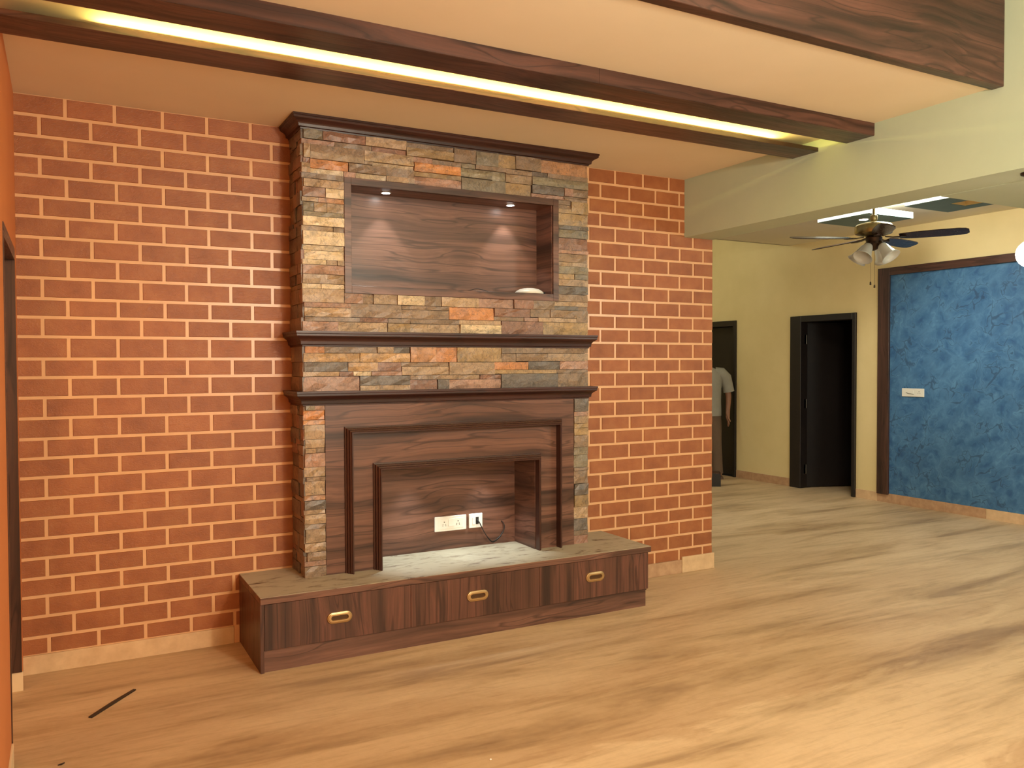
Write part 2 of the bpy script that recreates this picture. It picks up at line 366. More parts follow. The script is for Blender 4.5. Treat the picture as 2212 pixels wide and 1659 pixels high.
# ---- left wall with its door opening
wl = struct(MB().box(-.08, XW, -.22, 0, 0, H).box(-.08, XW, -1.06, -.22, 2.09, H).box(-.08, XW, -3.6, -1.06, 0, H)
            .build('wall_left', 'orange'), 'orange painted wall at the left with a doorway')
MB().box(-2.5, -2.4, -5, .2, 0, H).box(-2.5, -.08, 0.0, .2, 0, H).build('side_room_wall', 'orange', wl)
d3 = struct(MB().box(-.0, XW+.004, -.235, -.22, .092, 2.09).build('door_3', 'frame_brown'), 'dark wooden frame lining the left doorway')
MB().box(-.0, XW+.004, -1.06, -.235, 2.035, 2.09).build('door_head', 'frame_brown_y', d3)
MB().box(-.0, XW+.004, -1.06, -1.045, 0, 2.035).build('door_jamb', 'frame_brown', d3)
# ---- skirting: every tile a piece
bb = struct(MB().box(XW, 1.075, -.012, 0, 0, .092).build('baseboard_back', 'skirt_tan'), 'stone skirting along the foot of the brick wall')
MB().box(1.077, 1.107, -.013, 0, 0, .098, .002).build('tile', 'mortar', bb)
MB().box(3.54, 4.246, -.013, 0, 0, .098, .002).build('tile', 'skirt_brown', bb)
MB().box(4.248, 4.556, -.016, .02, 0, .118, .003).build('tile', 'skirt_tan', bb)
bl = struct(MB().box(0.0, XW+.008, -.229, -.216, 0, .09, .001).build('baseboard_left', 'skirt_cream'), 'cream skirting tile under the left doorway jamb')
MB().box(XW, XW+.008, -3.5, -1.075, 0, .09, .001).build('tile', 'skirt_cream', bl)

# ---- beam across the room and cross beam in the far room
struct(MB().box(4.272, 4.54, -7.5, 0.0, 2.461, 3.6).build('ceiling_beam', 'beam'), 'deep pale sage beam crossing the ceiling at the end of the brick wall')
struct(MB().box(4.54, 8.25, -7.5, -1.84, 2.457, 3.1).build('ceiling_beam', 'beam'), 'lower sage cross beam in the room with the fan')

# ---- far wall with door openings
XF = 8.25
wf = struct(MB().box(XF, XF+.15, -5, 1.74, 0, 3.5).box(XF, XF+.15, 1.74, 2.69, 2.115, 3.5).box(XF, XF+.15, 2.69, 3.65, 0, 3.5).box(XF, XF+.15, 3.65, 4.6, 2.113, 3.5).box(XF, XF+.15, 4.6, 5.2, 0, 3.5)
            .build('wall_right', 'cream_wall'), 'pale yellow wall with two dark doors and a blue panel')
struct(MB().box(4.54, 8.4, 5.2, 5.35, 0, 3.5).build('wall_passage', 'cream_wall'), 'pale yellow end wall of the passage')
struct(MB().box(-2.5, 8.4, -7.6, -7.5, 0, 3.5).build('wall_front', 'cream_wall'), 'plain wall on the far side of the living room')
struct(MB().box(9.6, 9.7, 1.2, 3.2, 0, 2.6).box(XF+.15, 9.6, 1.2, 1.3, 0, 2.6).box(XF+.15, 9.6, 3.1, 3.2, 0, 2.6).box(XF+.15, 9.6, 1.2, 3.2, 2.5, 2.6).build('wall_beyond', 'darkroom'), 'wall beyond the open dark door, its darkness painted near-black')
struct(MB().box(XF+.15, 9.4, 3.5, 3.6, 0, 2.6).box(XF+.15, 9.4, 4.7, 4.8, 0, 2.6).box(9.3, 9.4, 3.5, 4.8, 0, 2.6).box(XF+.15, 9.4, 3.5, 4.8, 2.5, 2.6).box(XF+.15, 9.4, 3.5, 4.8, -.06, -.001).build('wall_beyond', 'darkroom'), 'near-black room walls added behind the far dark door to stop light')  # box added to close off light leaking round the door
def dark_door(name, y0, y1, label, angle, leaf_gap):
    d = struct(MB().box(XF-.03, XF+.16, y0, y0+.045, 0, 2.115, .003).build(name, 'ebony'), label)
    MB().box(XF-.03, XF+.16, y1-.17, y1, 0, 2.115, .003).build('door_jamb', 'ebony', d)
    MB().box(XF-.03, XF+.16, y0+.045, y1-.17, 2.04, 2.115, .003).build('door_head', 'ebony', d)
    hx, hy = XF+.085, y1-.172; wd = y1-.17-y0-.045
    ca, sa = math.cos(angle), math.sin(angle)
    def leafpt(u, v, z): return (hx+u*sa+v*ca, hy-u*ca+v*sa, z)
    m = MB(); m.loft([[leafpt(0, 0, z), leafpt(wd, 0, z), leafpt(wd, .036, z), leafpt(0, .036, z)] for z in (leaf_gap, 2.035)])
    lf = m.build('door_leaf', 'ebony', d)
    for z in (1.83, 1.04, .23):
        h = MB().cyl((hx-.012, hy+.012, z-.055), .011, .11, 'z', 10).box(hx-.05, hx-.012, hy+.002, hy+.008, z-.055, z+.055)
        h.build('hinge', 'steel', d)
    return d
dark_door('door_1', 3.65, 4.6, 'near-black door behind the standing person', .03, .008)
dark_door('door_2', 1.725, 2.69, 'near-black door standing ajar beside the blue panel', math.radians(72), .012)
bf = struct(MB().box(XF-.012, XF, 2.69, 2.83, 0, .1, .001).build('baseboard_right', 'skirt_brown'), 'tan stone skirting along the yellow wall')
for a, b, mt in ((2.832, 3.15, 'skirt_brown'), (3.152, 3.645, 'skirt_brown'), (1.435, 1.72, 'skirt_tan'), (1.26, 1.433, 'skirt_brown'), (.62, 1.258, 'skirt_brown'), (.19, .618, 'skirt_brown'), (-.42, .188, 'skirt_tan'), (-1.05, -.422, 'skirt_tan')):
    MB().box(XF-.012, XF, a, b, 0, .1, .001).build('tile', mt, bf)

# ---- wooden strips on the ceiling with the lit cove between them
t1 = struct(MB().box(-.08, 4.272, -1.226, -1.027, 2.810, 2.834, .001).build('trim_1', 'wood_ceiling'), 'narrow dark wood strip under the ceiling, wall side of the lit slot')
MB().box(-.08, 4.272, -1.045, -1.027, 2.834, H).build('upstand', 'wood_ceiling', t1)
t2 = struct(MB().box(-.08, 4.272, -1.617, -1.430, 2.810, 2.834, .001).build('trim_2', 'wood_ceiling'), 'wider dark wood box strip on the room side of the lit slot')
MB().box(-.08, 2.42, -1.6185, -1.60, 2.8115, H).build('fascia_board', 'wood_ceiling', t2)
MB().box(2.4215, 4.272, -1.6185, -1.60, 2.8115, H).build('fascia_board', 'wood_ceiling', t2)
struct(MB().box(-2.5, 4.272, -2.345, -2.285, 2.870, 3.36, .002).build('trim_3', 'wood_ceiling'), 'deep rosewood fascia hanging at the edge of the raised ceiling')

# ================================================================ FIREPLACE
X0, X1, YF = 1.405, 3.246, -.28
fp = thing('fireplace', (2.325, 0, .38), 'tall fireplace surround clad in stacked stone and rosewood with an alcove above', 'fireplace')
yb = -.262
core = MB()
core.box(1.42, 1.829, yb, -.006, .382, .949); core.box(2.85, 3.232, yb, -.006, .382, .949); core.box(1.42, 3.232, yb, -.006, .949, 1.965)
core.box(1.42, 1.66, yb, -.006, 1.965, 2.55); core.box(2.995, 3.232, yb, -.006, 1.965, 2.55); core.box(1.42, 3.232, yb, -.006, 2.55, 2.87); core.box(1.66, 2.995, -.065, -.006, 1.965, 2.55)
core.build('core', 'grout', fp)
def stone_mesh(a, b, z0, z1, front, back, jit, axis='y'):
    """split-faced slab: back rectangle plus an uneven front grid"""
    nx = max(2, min(5, int((b-a)/.05)+1)); nz = 2 if z1-z0 > .045 else 1
    bm = bmesh.new(); g = []
    for j in range(nz+1):
        row = []
        for i in range(nx+1):
            x = a+(b-a)*i/nx; z = z0+(z1-z0)*j/nz; e = i in (0, nx) or j in (0, nz)
            if not e: x += random.uniform(-.2, .2)*(b-a)/nx; z += random.uniform(-.25, .25)*(z1-z0)/nz
            d = front-random.uniform(0, jit)+(.0028 if e else 0)
            row.append(bm.verts.new((x, d, z) if axis == 'y' else (d, x, z)))
        g.append(row)
    for j in range(nz):
        for i in range(nx): bm.faces.new((g[j][i], g[j][i+1], g[j+1][i+1], g[j+1][i]))
    rim = g[0]+[g[j][nx] for j in range(1, nz+1)]+g[nz][-2::-1]+[g[j][0] for j in range(nz-1, 0, -1)]
    bk = [bm.verts.new((v.co.x, back, v.co.z) if axis == 'y' else (back, v.co.y, v.co.z)) for v in rim]
    for i in range(len(rim)):
        j = (i+1) % len(rim); bm.faces.new((rim[i], bk[i], bk[j], rim[j]))
    bmesh.ops.recalc_face_normals(bm, faces=bm.faces)
    return bm
ST = '1405,1523,2761,2814,g;1523,1764,2761,2814,r;1764,2006,2762,2814,t;1405,1588,2733,2760,p;1588,1801,2733,2761,d;1801,2006,2733,2762,r;1405,1452,2658,2733,t;1405,1452,2631,2658,r;1405,1453,2577,2631,t;1452,1755,2656,2733,d;1453,1666,2605,2656,o;1453,1638,2577,2605,w;1755,2051,2675,2733,t;1803,2053,2654,2675,t;1666,1883,2605,2654,d;1883,2053,2607,2654,d;1638,1706,2574,2605,p;1706,1883,2574,2605,w;1883,2055,2574,2607,t;1405,1638,2547,2577,d;1405,1638,2502,2547,t;2006,2303,2782,2814,d;2006,2303,2733,2782,y;2051,2168,2702,2733,p;2168,2352,2702,2731,d;2053,2348,2651,2702,o;2053,2352,2623,2651,y;2055,2352,2574,2623,p;2303,2448,2731,2814,d;2448,2598,2730,2814,g;2352,2444,2702,2731,g;2348,2559,2651,2702,g;2352,2649,2574,2647,g;2444,2650,2703,2730,d;2598,2716,2730,2814,y;2716,2898,2732,2814,d;2898,3246,2732,2814,o2;2650,2834,2699,2730,d;2834,2945,2703,2732,k;2945,3246,2703,2732,d;2559,2650,2647,2703,g;2650,2834,2647,2699,d;2834,3246,2651,2703,g;2649,2828,2574,2647,y;2834,3065,2598,2651,k;3065,3132,2601,2651,p;3132,3246,2601,2651,d;2828,3068,2575,2598,p;3068,3246,2589,2601,d;3022,3117,2546,2575,d;3022,3117,2520,2546,d;3117,3246,2571,2589,d;3117,3246,2493,2571,y;3022,3117,2493,2520,y;3022,3246,2418,2493,y;3022,3246,2391,2418,k;3022,3246,2339,2391,g;3022,3246,2262,2339,r;3022,3246,2239,2262,p;3022,3246,2187,2239,d;3022,3246,2159,2187,t;3022,3246,2111,2159,g;3022,3142,2077,2111,y;3142,3246,2077,2111,g;3022,3246,2034,2077,t;3022,3246,1982,2034,k;3022,3246,1936,1982,d;2995,3246,1906,1936,t;2995,3171,1880,1906,k;3171,3246,1880,1906,d;1405,1534,2449,2502,p;1534,1638,2449,2502,w;1405,1494,2423,2448,t;1494,1638,2422,2449,o2;1405,1472,2371,2423,g;1472,1543,2371,2422,t;1543,1638,2371,2422,t;1405,1638,2345,2371,g;1405,1638,2294,2345,w;1405,1578,2266,2294,t;1578,1638,2266,2294,d;1405,1638,2191,2266,w;1405,1638,2162,2191,w;1405,1638,2112,2162,w;1405,1538,2084,2112,w;1538,1597,2084,2112,t;1597,1638,2084,2112,t;1405,1638,2033,2084,p;1405,1638,1982,2033,t;1405,1509,1955,1982,w;1509,1638,1955,1982,w;1405,1636,1880,1955,t;1405,1673,1853,1880,p;1405,1673,1802,1853,t;1405,1723,1777,1802,d;1723,1888,1777,1804,r;1405,1600,1722,1777,p;1600,1887,1722,1777,t;1636,1743,1880,1936,p;1743,1804,1880,1936,d;1804,1946,1880,1936,t;1673,1974,1804,1880,d;1946,2113,1880,1936,w;2113,2221,1879,1936,d;2221,2463,1879,1936,t;2463,2703,1880,1936,p;1974,2270,1855,1879,d;1974,2270,1803,1855,d;2270,2567,1804,1879,o;1888,2023,1775,1803,d;2023,2335,1775,1803,d;2335,2615,1777,1804,t;1887,2024,1722,1775,y;2024,2339,1722,1775,t;2339,2615,1722,1777,w;2703,2842,1880,1936,r;2842,2995,1880,1936,d;2567,2815,1828,1880,r;2815,2959,1831,1880,d;2959,3157,1831,1880,d;3157,3246,1803,1880,d;2567,2773,1804,1828,d;2773,2874,1803,1828,p;2874,3157,1803,1831,t;2615,2908,1722,1803,r;2908,3246,1722,1803,y;2614,2909,1606,1641,d;2909,3246,1607,1641,d;2614,2715,1554,1606,d;2715,2944,1557,1606,d;2944,3246,1558,1607,t;1405,1522,1604,1641,o;1522,1823,1605,1641,d;1823,1920,1605,1641,t;1405,1724,1555,1604,y2;1724,2023,1554,1605,y2;1405,1653,1503,1555,k;1653,1826,1503,1554,y2;1826,1970,1503,1554,r;1405,1604,1476,1503,t;1604,1683,1476,1503,r;1683,1790,1477,1503,w;1790,1970,1477,1503,p;1405,1722,1393,1476,p;1722,2021,1424,1477,k;1722,2021,1393,1424,t;1920,2023,1605,1641,k;2023,2182,1553,1641,o2;2182,2317,1553,1641,o;2317,2614,1554,1641,y;1970,2265,1529,1553,d;1970,2265,1479,1529,t;2265,2565,1478,1553,t;2021,2215,1452,1479,d;2215,2470,1452,1478,t;2470,2613,1451,1478,r;2021,2192,1393,1452,r;2192,2265,1393,1452,k;2265,2613,1393,1451,p;2565,2803,1506,1554,o;2803,3032,1506,1557,k;3032,3246,1506,1558,p;2565,3008,1481,1506,y;3008,3246,1482,1506,d;2613,3018,1393,1481,k;3018,3246,1393,1482,d;1405,1464,1292,1318,g;1464,1521,1292,1318,p;1405,1521,1240,1292,o;1405,1521,1213,1240,o2;1405,1521,1135,1213,t;1405,1521,1086,1135,t;1405,1470,1059,1086,t;1470,1521,1059,1086,d;1405,1521,983,1059,p;1405,1521,929,983,t;1405,1521,906,929,d;1405,1521,828,906,t;1405,1521,801,828,o2;1405,1521,750,801,k;1405,1521,724,750,t;1405,1521,671,724,t;1405,1521,644,671,d;1405,1521,568,644,t;1405,1521,519,568,t;1405,1521,470,519,d;1405,1521,441,470,p;1405,1521,380,441,d;3137,3246,1234,1318,k;3137,3246,1205,1234,p;3137,3246,1158,1205,t;3137,3246,1129,1158,y;3137,3246,1082,1129,y;3137,3246,1005,1082,d;3137,3246,954,1005,g;3137,3246,874,954,g;3137,3246,853,874,d;3137,3246,769,853,d;3137,3246,696,769,k;3137,3246,620,696,y;3137,3246,543,620,t;3137,3246,467,543,k;3137,3246,434,467,d;3137,3246,380,434,r;3067,3117,2574,2588,d;1755,1803,2656,2674,d'
L0 = root_loc(fp)
for s in ST.split(';'):
    a, b, z0, z1, kk = s.split(','); a, b, z0, z1 = (int(v)/1000 for v in (a, b, z0, z1))
    g_ = .0011
    xl = a-.0 if a > 1.41 else a-random.uniform(-.012, .004)
    bm = stone_mesh(xl+g_, b-g_, z0+g_, z1-g_, YF+random.uniform(-.006, .008), yb+.003, .008)
    bmesh.ops.translate(bm, verts=bm.verts, vec=-L0)
    me = bpy.data.meshes.new('stone'); bm.to_mesh(me); bm.free(); link('stone', me, MAT['st_'+kk], fp)
# stones on the left flank, darker tones picked to deepen its shade
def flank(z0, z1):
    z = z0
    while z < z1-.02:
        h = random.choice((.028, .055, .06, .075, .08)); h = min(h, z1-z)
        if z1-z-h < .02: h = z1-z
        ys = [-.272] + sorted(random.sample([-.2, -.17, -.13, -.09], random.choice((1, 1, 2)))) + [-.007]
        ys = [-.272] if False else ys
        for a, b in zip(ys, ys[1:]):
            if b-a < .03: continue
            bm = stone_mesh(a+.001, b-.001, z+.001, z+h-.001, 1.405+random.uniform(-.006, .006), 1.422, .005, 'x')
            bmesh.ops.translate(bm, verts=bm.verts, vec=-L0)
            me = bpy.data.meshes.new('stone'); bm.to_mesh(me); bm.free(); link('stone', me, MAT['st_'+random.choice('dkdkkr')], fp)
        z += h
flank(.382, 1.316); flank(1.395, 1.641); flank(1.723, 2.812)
# crown and two mantel shelves: mitred mouldings round three sides
def mould(name, z0, z1, P):
    h = z1-z0
    prof = [(-.012, 0), (.004, 0), (.10*P, .10), (.30*P, .14), (.34*P, .34), (.40*P, .42), (.52*P, .50), (.72*P, .58), (.90*P, .66), (.93*P, .70), (.93*P, .82), (P, .86), (P, 1), (-.012, 1)]
    rings = []
    for (x, y) in ((X0, -.006), (X0, YF), (X1, YF), (X1, -.006)):
        ring = []
        for p_, t in prof:
            sx = -1 if x == X0 else 1
            ring.append((x+sx*p_, y if y == -.006 else y-p_, z0+h*t))
        rings.append(ring)
    m = MB(); m.loft(rings)
    return m.build(name, 'wood_dark', fp)
mould('crown_moulding', 2.810, 2.8795, .054)
mould('mantel_shelf', 1.640, 1.723, .046); mould('mantel_shelf', 1.317, 1.396, .046)
# alcove: frame and lining
nf = MB(); x0, x1, z0, z1 = 1.638, 3.022, 1.936, 2.574; w_ = .040; ya, yb2 = yb, -.287
nf.box(x0, x0+w_, yb2, ya, z0, z1, .001).box(x1-w_, x1, yb2, ya, z0, z1, .001).box(x0+w_, x1-w_, yb2, ya, z0, z0+w_+.003, .001).box(x0+w_, x1-w_, yb2, ya, z1-w_, z1, .001)
nf.build('alcove_frame', 'wood_x', fp)
MB().box(1.664, 2.991, -.083, -.066, 1.967, 2.548).build('alcove_back', 'wood_x', fp)
MB().box(1.664, 1.678, -.27, -.083, 1.967, 2.548).box(2.977, 2.991, -.27, -.083, 1.967, 2.548).build('alcove_side', 'wood_y', fp); MB().box(1.678, 2.977, -.27, -.083, 1.967, 1.979).box(1.678, 2.977, -.27, -.083, 2.534, 2.548).build('alcove_lining', 'wood_x', fp)
# rosewood surround, its two stepped mouldings, the firebox
MB().box(1.523, 1.829, YF, yb, .382, 1.317).box(2.85, 3.135, YF, yb, .382, 1.317).box(1.829, 2.85, YF, yb, .949, 1.317).build('surround_panel', 'wood_x', fp)
def ushape(name, xl, xr, zt, D):
    prof = [(0, .003), (0, -.010), (.008, -.013), (.009, -.026*D), (.017, -.030*D), (.019, -.042*D), (.027, -.046*D), (.029, -.052*D), (.036, -.052*D), (.036, .003)]
    def ring(fn): return [fn(w2, d2) for w2, d2 in prof]
    rings = [ring(lambda a, d: (xl+a, YF+d, .382)), ring(lambda a, d: (xl+a, YF+d, zt-a)), ring(lambda a, d: (xr-a, YF+d, zt-a)), ring(lambda a, d: (xr-a, YF+d, .382))]
    MB().loft(rings).build(name, 'wood_dark_z', fp)
ushape('outer_moulding', 1.629, 3.040, 1.196, 1.0); ushape('inner_moulding', 1.793, 2.886, .985, 1.0)
MB().box(1.829, 2.85, -.014, -.006, .382, .949).build('firebox_back', 'wood_x', fp)
MB().box(1.829, 1.832, YF, -.014, .382, .949).box(2.847, 2.85, YF, -.014, .382, .949).build('firebox_side', 'wood_y', fp); MB().box(1.832, 2.847, YF, -.014, .946, .949).build('firebox_lining', 'wood_x', fp)

# ================================================================ DRAWER BENCH
be = thing('drawer_bench', (2.31, -.28, 0), 'long low rosewood bench with three drawers and a dusty top under the fireplace', 'bench')
MB().box(1.108, 1.126, -.56, -.007, 0, .346).build('side_panel', 'wood_z', be)
MB().box(1.126, 3.515, -.541, -.007, .10, .345).build('carcass', 'wood_dark', be)
MB().box(1.126, 3.503, -.547, -.01, 0, .108).build('plinth', 'wood_x', be)
top = MB().box(1.108, 3.533, -.566, -.007, .3795, .3815).build('dusty_surface', 'dust', be)
MB().box(1.108, 3.533, -.5665, -.007, .346, .3795, .0015).build('bench_top', 'wood_x', be)
def stadium(L, r, n=10):
    pts = []
    for i in range(n+1): a = -math.pi/2+math.pi*i/n; pts.append((L+r*math.cos(a), r*math.sin(a)))
    for i in range(n+1): a = math.pi/2+math.pi*i/n; pts.append((-L+r*math.cos(a), r*math.sin(a)))
    return pts
for (a, b), (hx, hz) in zip(((1.128, 1.9065), (1.9085, 2.7145), (2.7165, 3.514)), ((1.511, .227), (2.309, .232), (3.108, .240))):
    d = MB().box(a, b, -.560, -.542, .112, .3435, .001).build('drawer', 'wood_z', be)
    m = MB(); rings = []
    for L, r, y in ((.037, .030, -.5598), (.037, .030, -.5635), (.037, .0285, -.5665), (.037, .0235, -.568), (.037, .0225, -.5705), (.036, .0205, -.5715), (.034, .0125, -.5705), (.034, .0115, -.562)):
        rings.append([(hx+u, y, hz+v) for u, v in stadium(L, r)])
    m.loft(rings, True, False).build('handle', 'brass', d, True, 35)
    m = MB(); m.loft([[(hx+u, y, hz+v) for u, v in stadium(.034, .0116)] for y in (-.5625, -.5605)]).build('handle_pocket', 'brass_in', d)

# ---- alcove spotlights, dish, wire
for i, (x, lab) in enumerate(((1.918, 'small lit recessed spotlight in the alcove ceiling, farther from the white dish'), (2.734, 'small lit recessed spotlight in the alcove ceiling, nearer the white dish'))):
    t = thing('recessed_spotlight', (x, -.18, 2.534), lab, 'spotlight', 'alcove spotlights')
    MB().lathe((x, -.18, 2.534), [(.024, .0), (.032, 0), (.033, -.003), (.024, -.005)], 20).build('bezel', 'steel', t, True, 40)
    MB().cyl((x, -.18, 2.5285), .0235, .005, 'z', 20).build('lamp_face', 'led', t)
t = thing('plastic_dish', (2.852, -.205, 1.979), 'round white plastic dish lying upside down on the alcove floor', 'dish')
MB().lathe((2.852, -.205, 1.979), [(.090, .001), (.092, .006), (.089, .012), (.078, .022), (.060, .031), (.035, .037), (.008, .039)], 32).build('cover', 'offwhite', t, True, 50)
MB().box(2.935, 2.962, -.222, -.200, 1.980, 1.996, .002).build('clip', 'black', t)
def smooth_path(p, n=8):
    P = [Vector(q) for q in p]; out = []
    for i in range(len(P)-1):
        a, b, c, d = P[max(i-1, 0)], P[i], P[i+1], P[min(i+2, len(P)-1)]
        for k in range(n):
            t = k/n; out.append(.5*((2*b)+(c-a)*t+(2*a-5*b+4*c-d)*t*t+(3*b-a-3*c+d)*t*t*t))
    return out+[P[-1]]
tag(MB().tube(smooth_path([(2.40, -.236, 1.982), (2.432, -.237, 1.987), (2.469, -.238, 1.996), (2.516, -.238, 1.990), (2.563, -.24, 1.981), (2.66, -.235, 1.981), (2.772, -.215, 1.982)]), .0022, 6).build('thin_wire', 'black', None, True),
    'thin dark wire lying on the alcove floor beside the white dish', 'wire')

# ---- sockets and cable in the firebox
yw = -.014
t = thing('socket_plate', (2.387, yw, .545), 'wide white plate with two sockets on the firebox back', 'socket')
MB().box(2.279, 2.495, yw-.009, yw, .498, .591, .003).build('plate', 'white', t)
MB().box(2.300, 2.474, yw-.0105, yw-.008, .513, .576, .001).build('module_strip', 'white', t)
MB().loft([[(2.369, yw-.0105, .528), (2.411, yw-.0105, .528), (2.411, yw-.0105, .573), (2.369, yw-.0105, .573)], [(2.3695, yw-.0165, .529), (2.4105, yw-.0165, .529), (2.4105, yw-.012, .572), (2.3695, yw-.012, .572)]]).build('switch_rocker', 'white', t)
for cx in (2.342, 2.436):
    MB().cyl((cx, yw-.0112, .556), .0036, .002, 'y', 10).cyl((cx-.009, yw-.0112, .541), .0024, .002, 'y', 8).cyl((cx+.009, yw-.0112, .541), .0024, .002, 'y', 8).cyl((cx-.010, yw-.0112, .533), .0026, .002, 'y', 8).cyl((cx+.010, yw-.0112, .533), .0026, .002, 'y', 8).build('socket_holes', 'socket_dark', t)
t = thing('outlet_plate', (2.562, yw, .546), 'square white outlet plate with black cables running from its opening', 'outlet')
MB().box(2.513, 2.609, yw-.009, yw, .500, .591, .003).build('plate', 'white', t)
MB().box(2.536, 2.556, yw-.0118, yw-.008, .523, .568, .001).build('switch_rocker', 'white', t)
MB().box(2.560, 2.581, yw-.0098, yw-.008, .523, .568).build('opening', 'socket_dark', t)
for dx, dz, lab in ((0, 0, 'black cable looping from the outlet plate up to the hole in the firebox back'), (.010, -.006, 'second black cable hugging the looped one, slightly lower')):
    tag(MB().tube(smooth_path([(2.568+dx*.2, yw-.010, .552), (2.574+dx*.3, -.045, .535), (2.598+dx*.4, -.055, .485+dz), (2.630+dx*.3, -.055, .436+dz), (2.664, -.052, .408+dz), (2.702, -.045, .418+dz), (2.742+dx*.2, -.038, .450), (2.758+dx*.3, -.035, .485), (2.757, -.03, .510), (2.748, yw-.001, .526)]), .0026, 8).build('cable', 'black', None, True),
        lab, 'cable')

# ---- bits on the floor
def flat_bar(p, q, w2, h):
    p, q = Vector(p), Vector(q); d = (q-p).normalized(); n = Vector((-d.y, d.x, 0))*w2
    m = MB(); m.loft([[p+n, p-n, p-n+Vector((0, 0, h)), p+n+Vector((0, 0, h))], [p.lerp(q, .5)+n*1.1, p.lerp(q, .5)-n, p.lerp(q, .5)-n+Vector((0, 0, h*1.4)), p.lerp(q, .5)+n*1.1+Vector((0, 0, h*1.4))], [q+n*.8, q-n*.8, q-n*.8+Vector((0, 0, h)), q+n*.8+Vector((0, 0, h))]])
    return m
tag(flat_bar((.345, -.725, 0), (.540, -.478, 0), .0085, .006).build('scrap_strip', 'strip'), 'dark narrow scrap strip lying on the floor before the brick wall', 'strip')
m = MB(); m.loft([[(.222, -1.150, 0), (.236, -1.142, 0), (.236, -1.142, .004), (.222, -1.150, .004)], [(.236, -1.156, .002), (.246, -1.146, .002), (.246, -1.146, .007), (.236, -1.156, .007)]])
tag(m.build('wood_chip', 'strip'), 'tiny curled brown chip on the floor near the left doorway', 'chip')
m = MB(); m.ball((1.705, -1.913, .003), .005, 1, .8, .6, 8)
tag(m.build('paint_fleck', 'white'), 'tiny white fleck on the open marble floor', 'fleck')

# ================================================================ FAR ROOM
pn = thing('wall_panel', (XF, 0.2, .1), 'large blue swirled plaster panel in a dark brown frame', 'panel')
MB().box(XF-.006, XF, -4, 1.30, .101, 2.50).build('blue_field', 'blue', pn)
MB().box(XF-.03, XF, 1.287, 1.430, .088, 2.578, .002).build('upright_frame', 'frame_brown', pn)
MB().box(XF-.03, XF, -4, 1.287, 2.496, 2.578, .002).build('head_frame', 'frame_brown_y', pn)
t = thing('switch_plate', (XF-.006, 1.0, 1.22), 'small off-white switch plate on the blue panel', 'switch')
MB().box(XF-.016, XF-.006, .868, 1.131, 1.176, 1.265, .003).build('plate', 'offwhite', t)
MB().box(XF-.019, XF-.015, .99, 1.045, 1.195, 1.247, .001).build('switch_rocker', 'offwhite', t)
MB().cyl((XF-.0172, .925, 1.232), .004, .002, 'x', 8).cyl((XF-.0172, .913, 1.214), .003, .002, 'x', 8).cyl((XF-.0172, .937, 1.214), .003, .002, 'x', 8).build('socket_holes', 'socket_dark', t)
MB().tube([(XF-.0195, 1.075, 1.222), (XF-.0195, 1.060, 1.214), (XF-.0195, 1.045, 1.208), (XF-.0195, 1.030, 1.208), (XF-.0195, .985, 1.203)], .0022, 5).build('scribble', 'socket_dark', t)

def cpanel(name, label, pieces, slot=None):
    t = thing(name, (pieces[0][0], pieces[0][2], 2.85), label, 'ceiling panel', 'hanging ceiling panels')
    a = MB()
    for x0, x1, y0, y1 in pieces: a.box(x0, x1, y0, y1, 2.853, 2.905)
    a.build('added_glow_body', 'panel_side', t)  # emits so that its sides look brightly lit
    b = MB()
    for x0, x1, y0, y1 in pieces: b.box(x0, x1, y0, y1, 2.849, 2.853)
    b.build('underside', 'teal', t)
    r = MB()
    for x0, x1, y0, y1 in pieces[:1]: r.box(x0+.1, x0+.13, y0+.1, y0+.13, 2.905, 3.0).box(x1-.13, x1-.1, y1-.13, y1-.1, 2.905, 3.0)
    r.build('hanger', 'white', t)
    return t
cpanel('ceiling_panel', 'square teal-bottomed ceiling panel with white edges given added glow behind the fan', [(6.495, 7.075, .17, .745)])
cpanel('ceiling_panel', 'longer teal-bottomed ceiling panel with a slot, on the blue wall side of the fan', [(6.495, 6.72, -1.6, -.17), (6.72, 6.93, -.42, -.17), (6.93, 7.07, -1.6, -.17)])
tp = [o for o in C.objects if o.name.startswith('ceiling_panel')][-1]
MB().box(6.72, 6.725, -1.6, -.425, 2.853, 2.90).box(6.925, 6.93, -1.6, -.425, 2.853, 2.90).box(6.72, 6.93, -.425, -.42, 2.853, 2.90).box(6.72, 6.93, -1.6, -.42, 2.90, 2.905).build('slot_lining', 'cream_wall', tp)
t = thing('tube_light', (6.7, -.07, 2.99), 'blazing white ceiling lamp between the two teal panels', 'lamp')
MB().box(6.44, 7.05, -.13, .12, 2.985, 3.0, .002).build('housing', 'white', t); MB().box(6.46, 7.03, -.11, .10, 2.970, 2.985, .002).build('diffuser', 'tube', t)
t = thing('downlight', (6.70, .40, 2.849), 'small bright downlight on the square teal ceiling panel', 'downlight')
MB().lathe((6.70, .40, 2.849), [(.040, 0), (.048, 0), (.048, -.004), (.040, -.006)], 20).build('bezel', 'white', t); MB().cyl((6.70, .40, 2.843), .039, .005, 'z', 20).build('lamp_face', 'led', t)

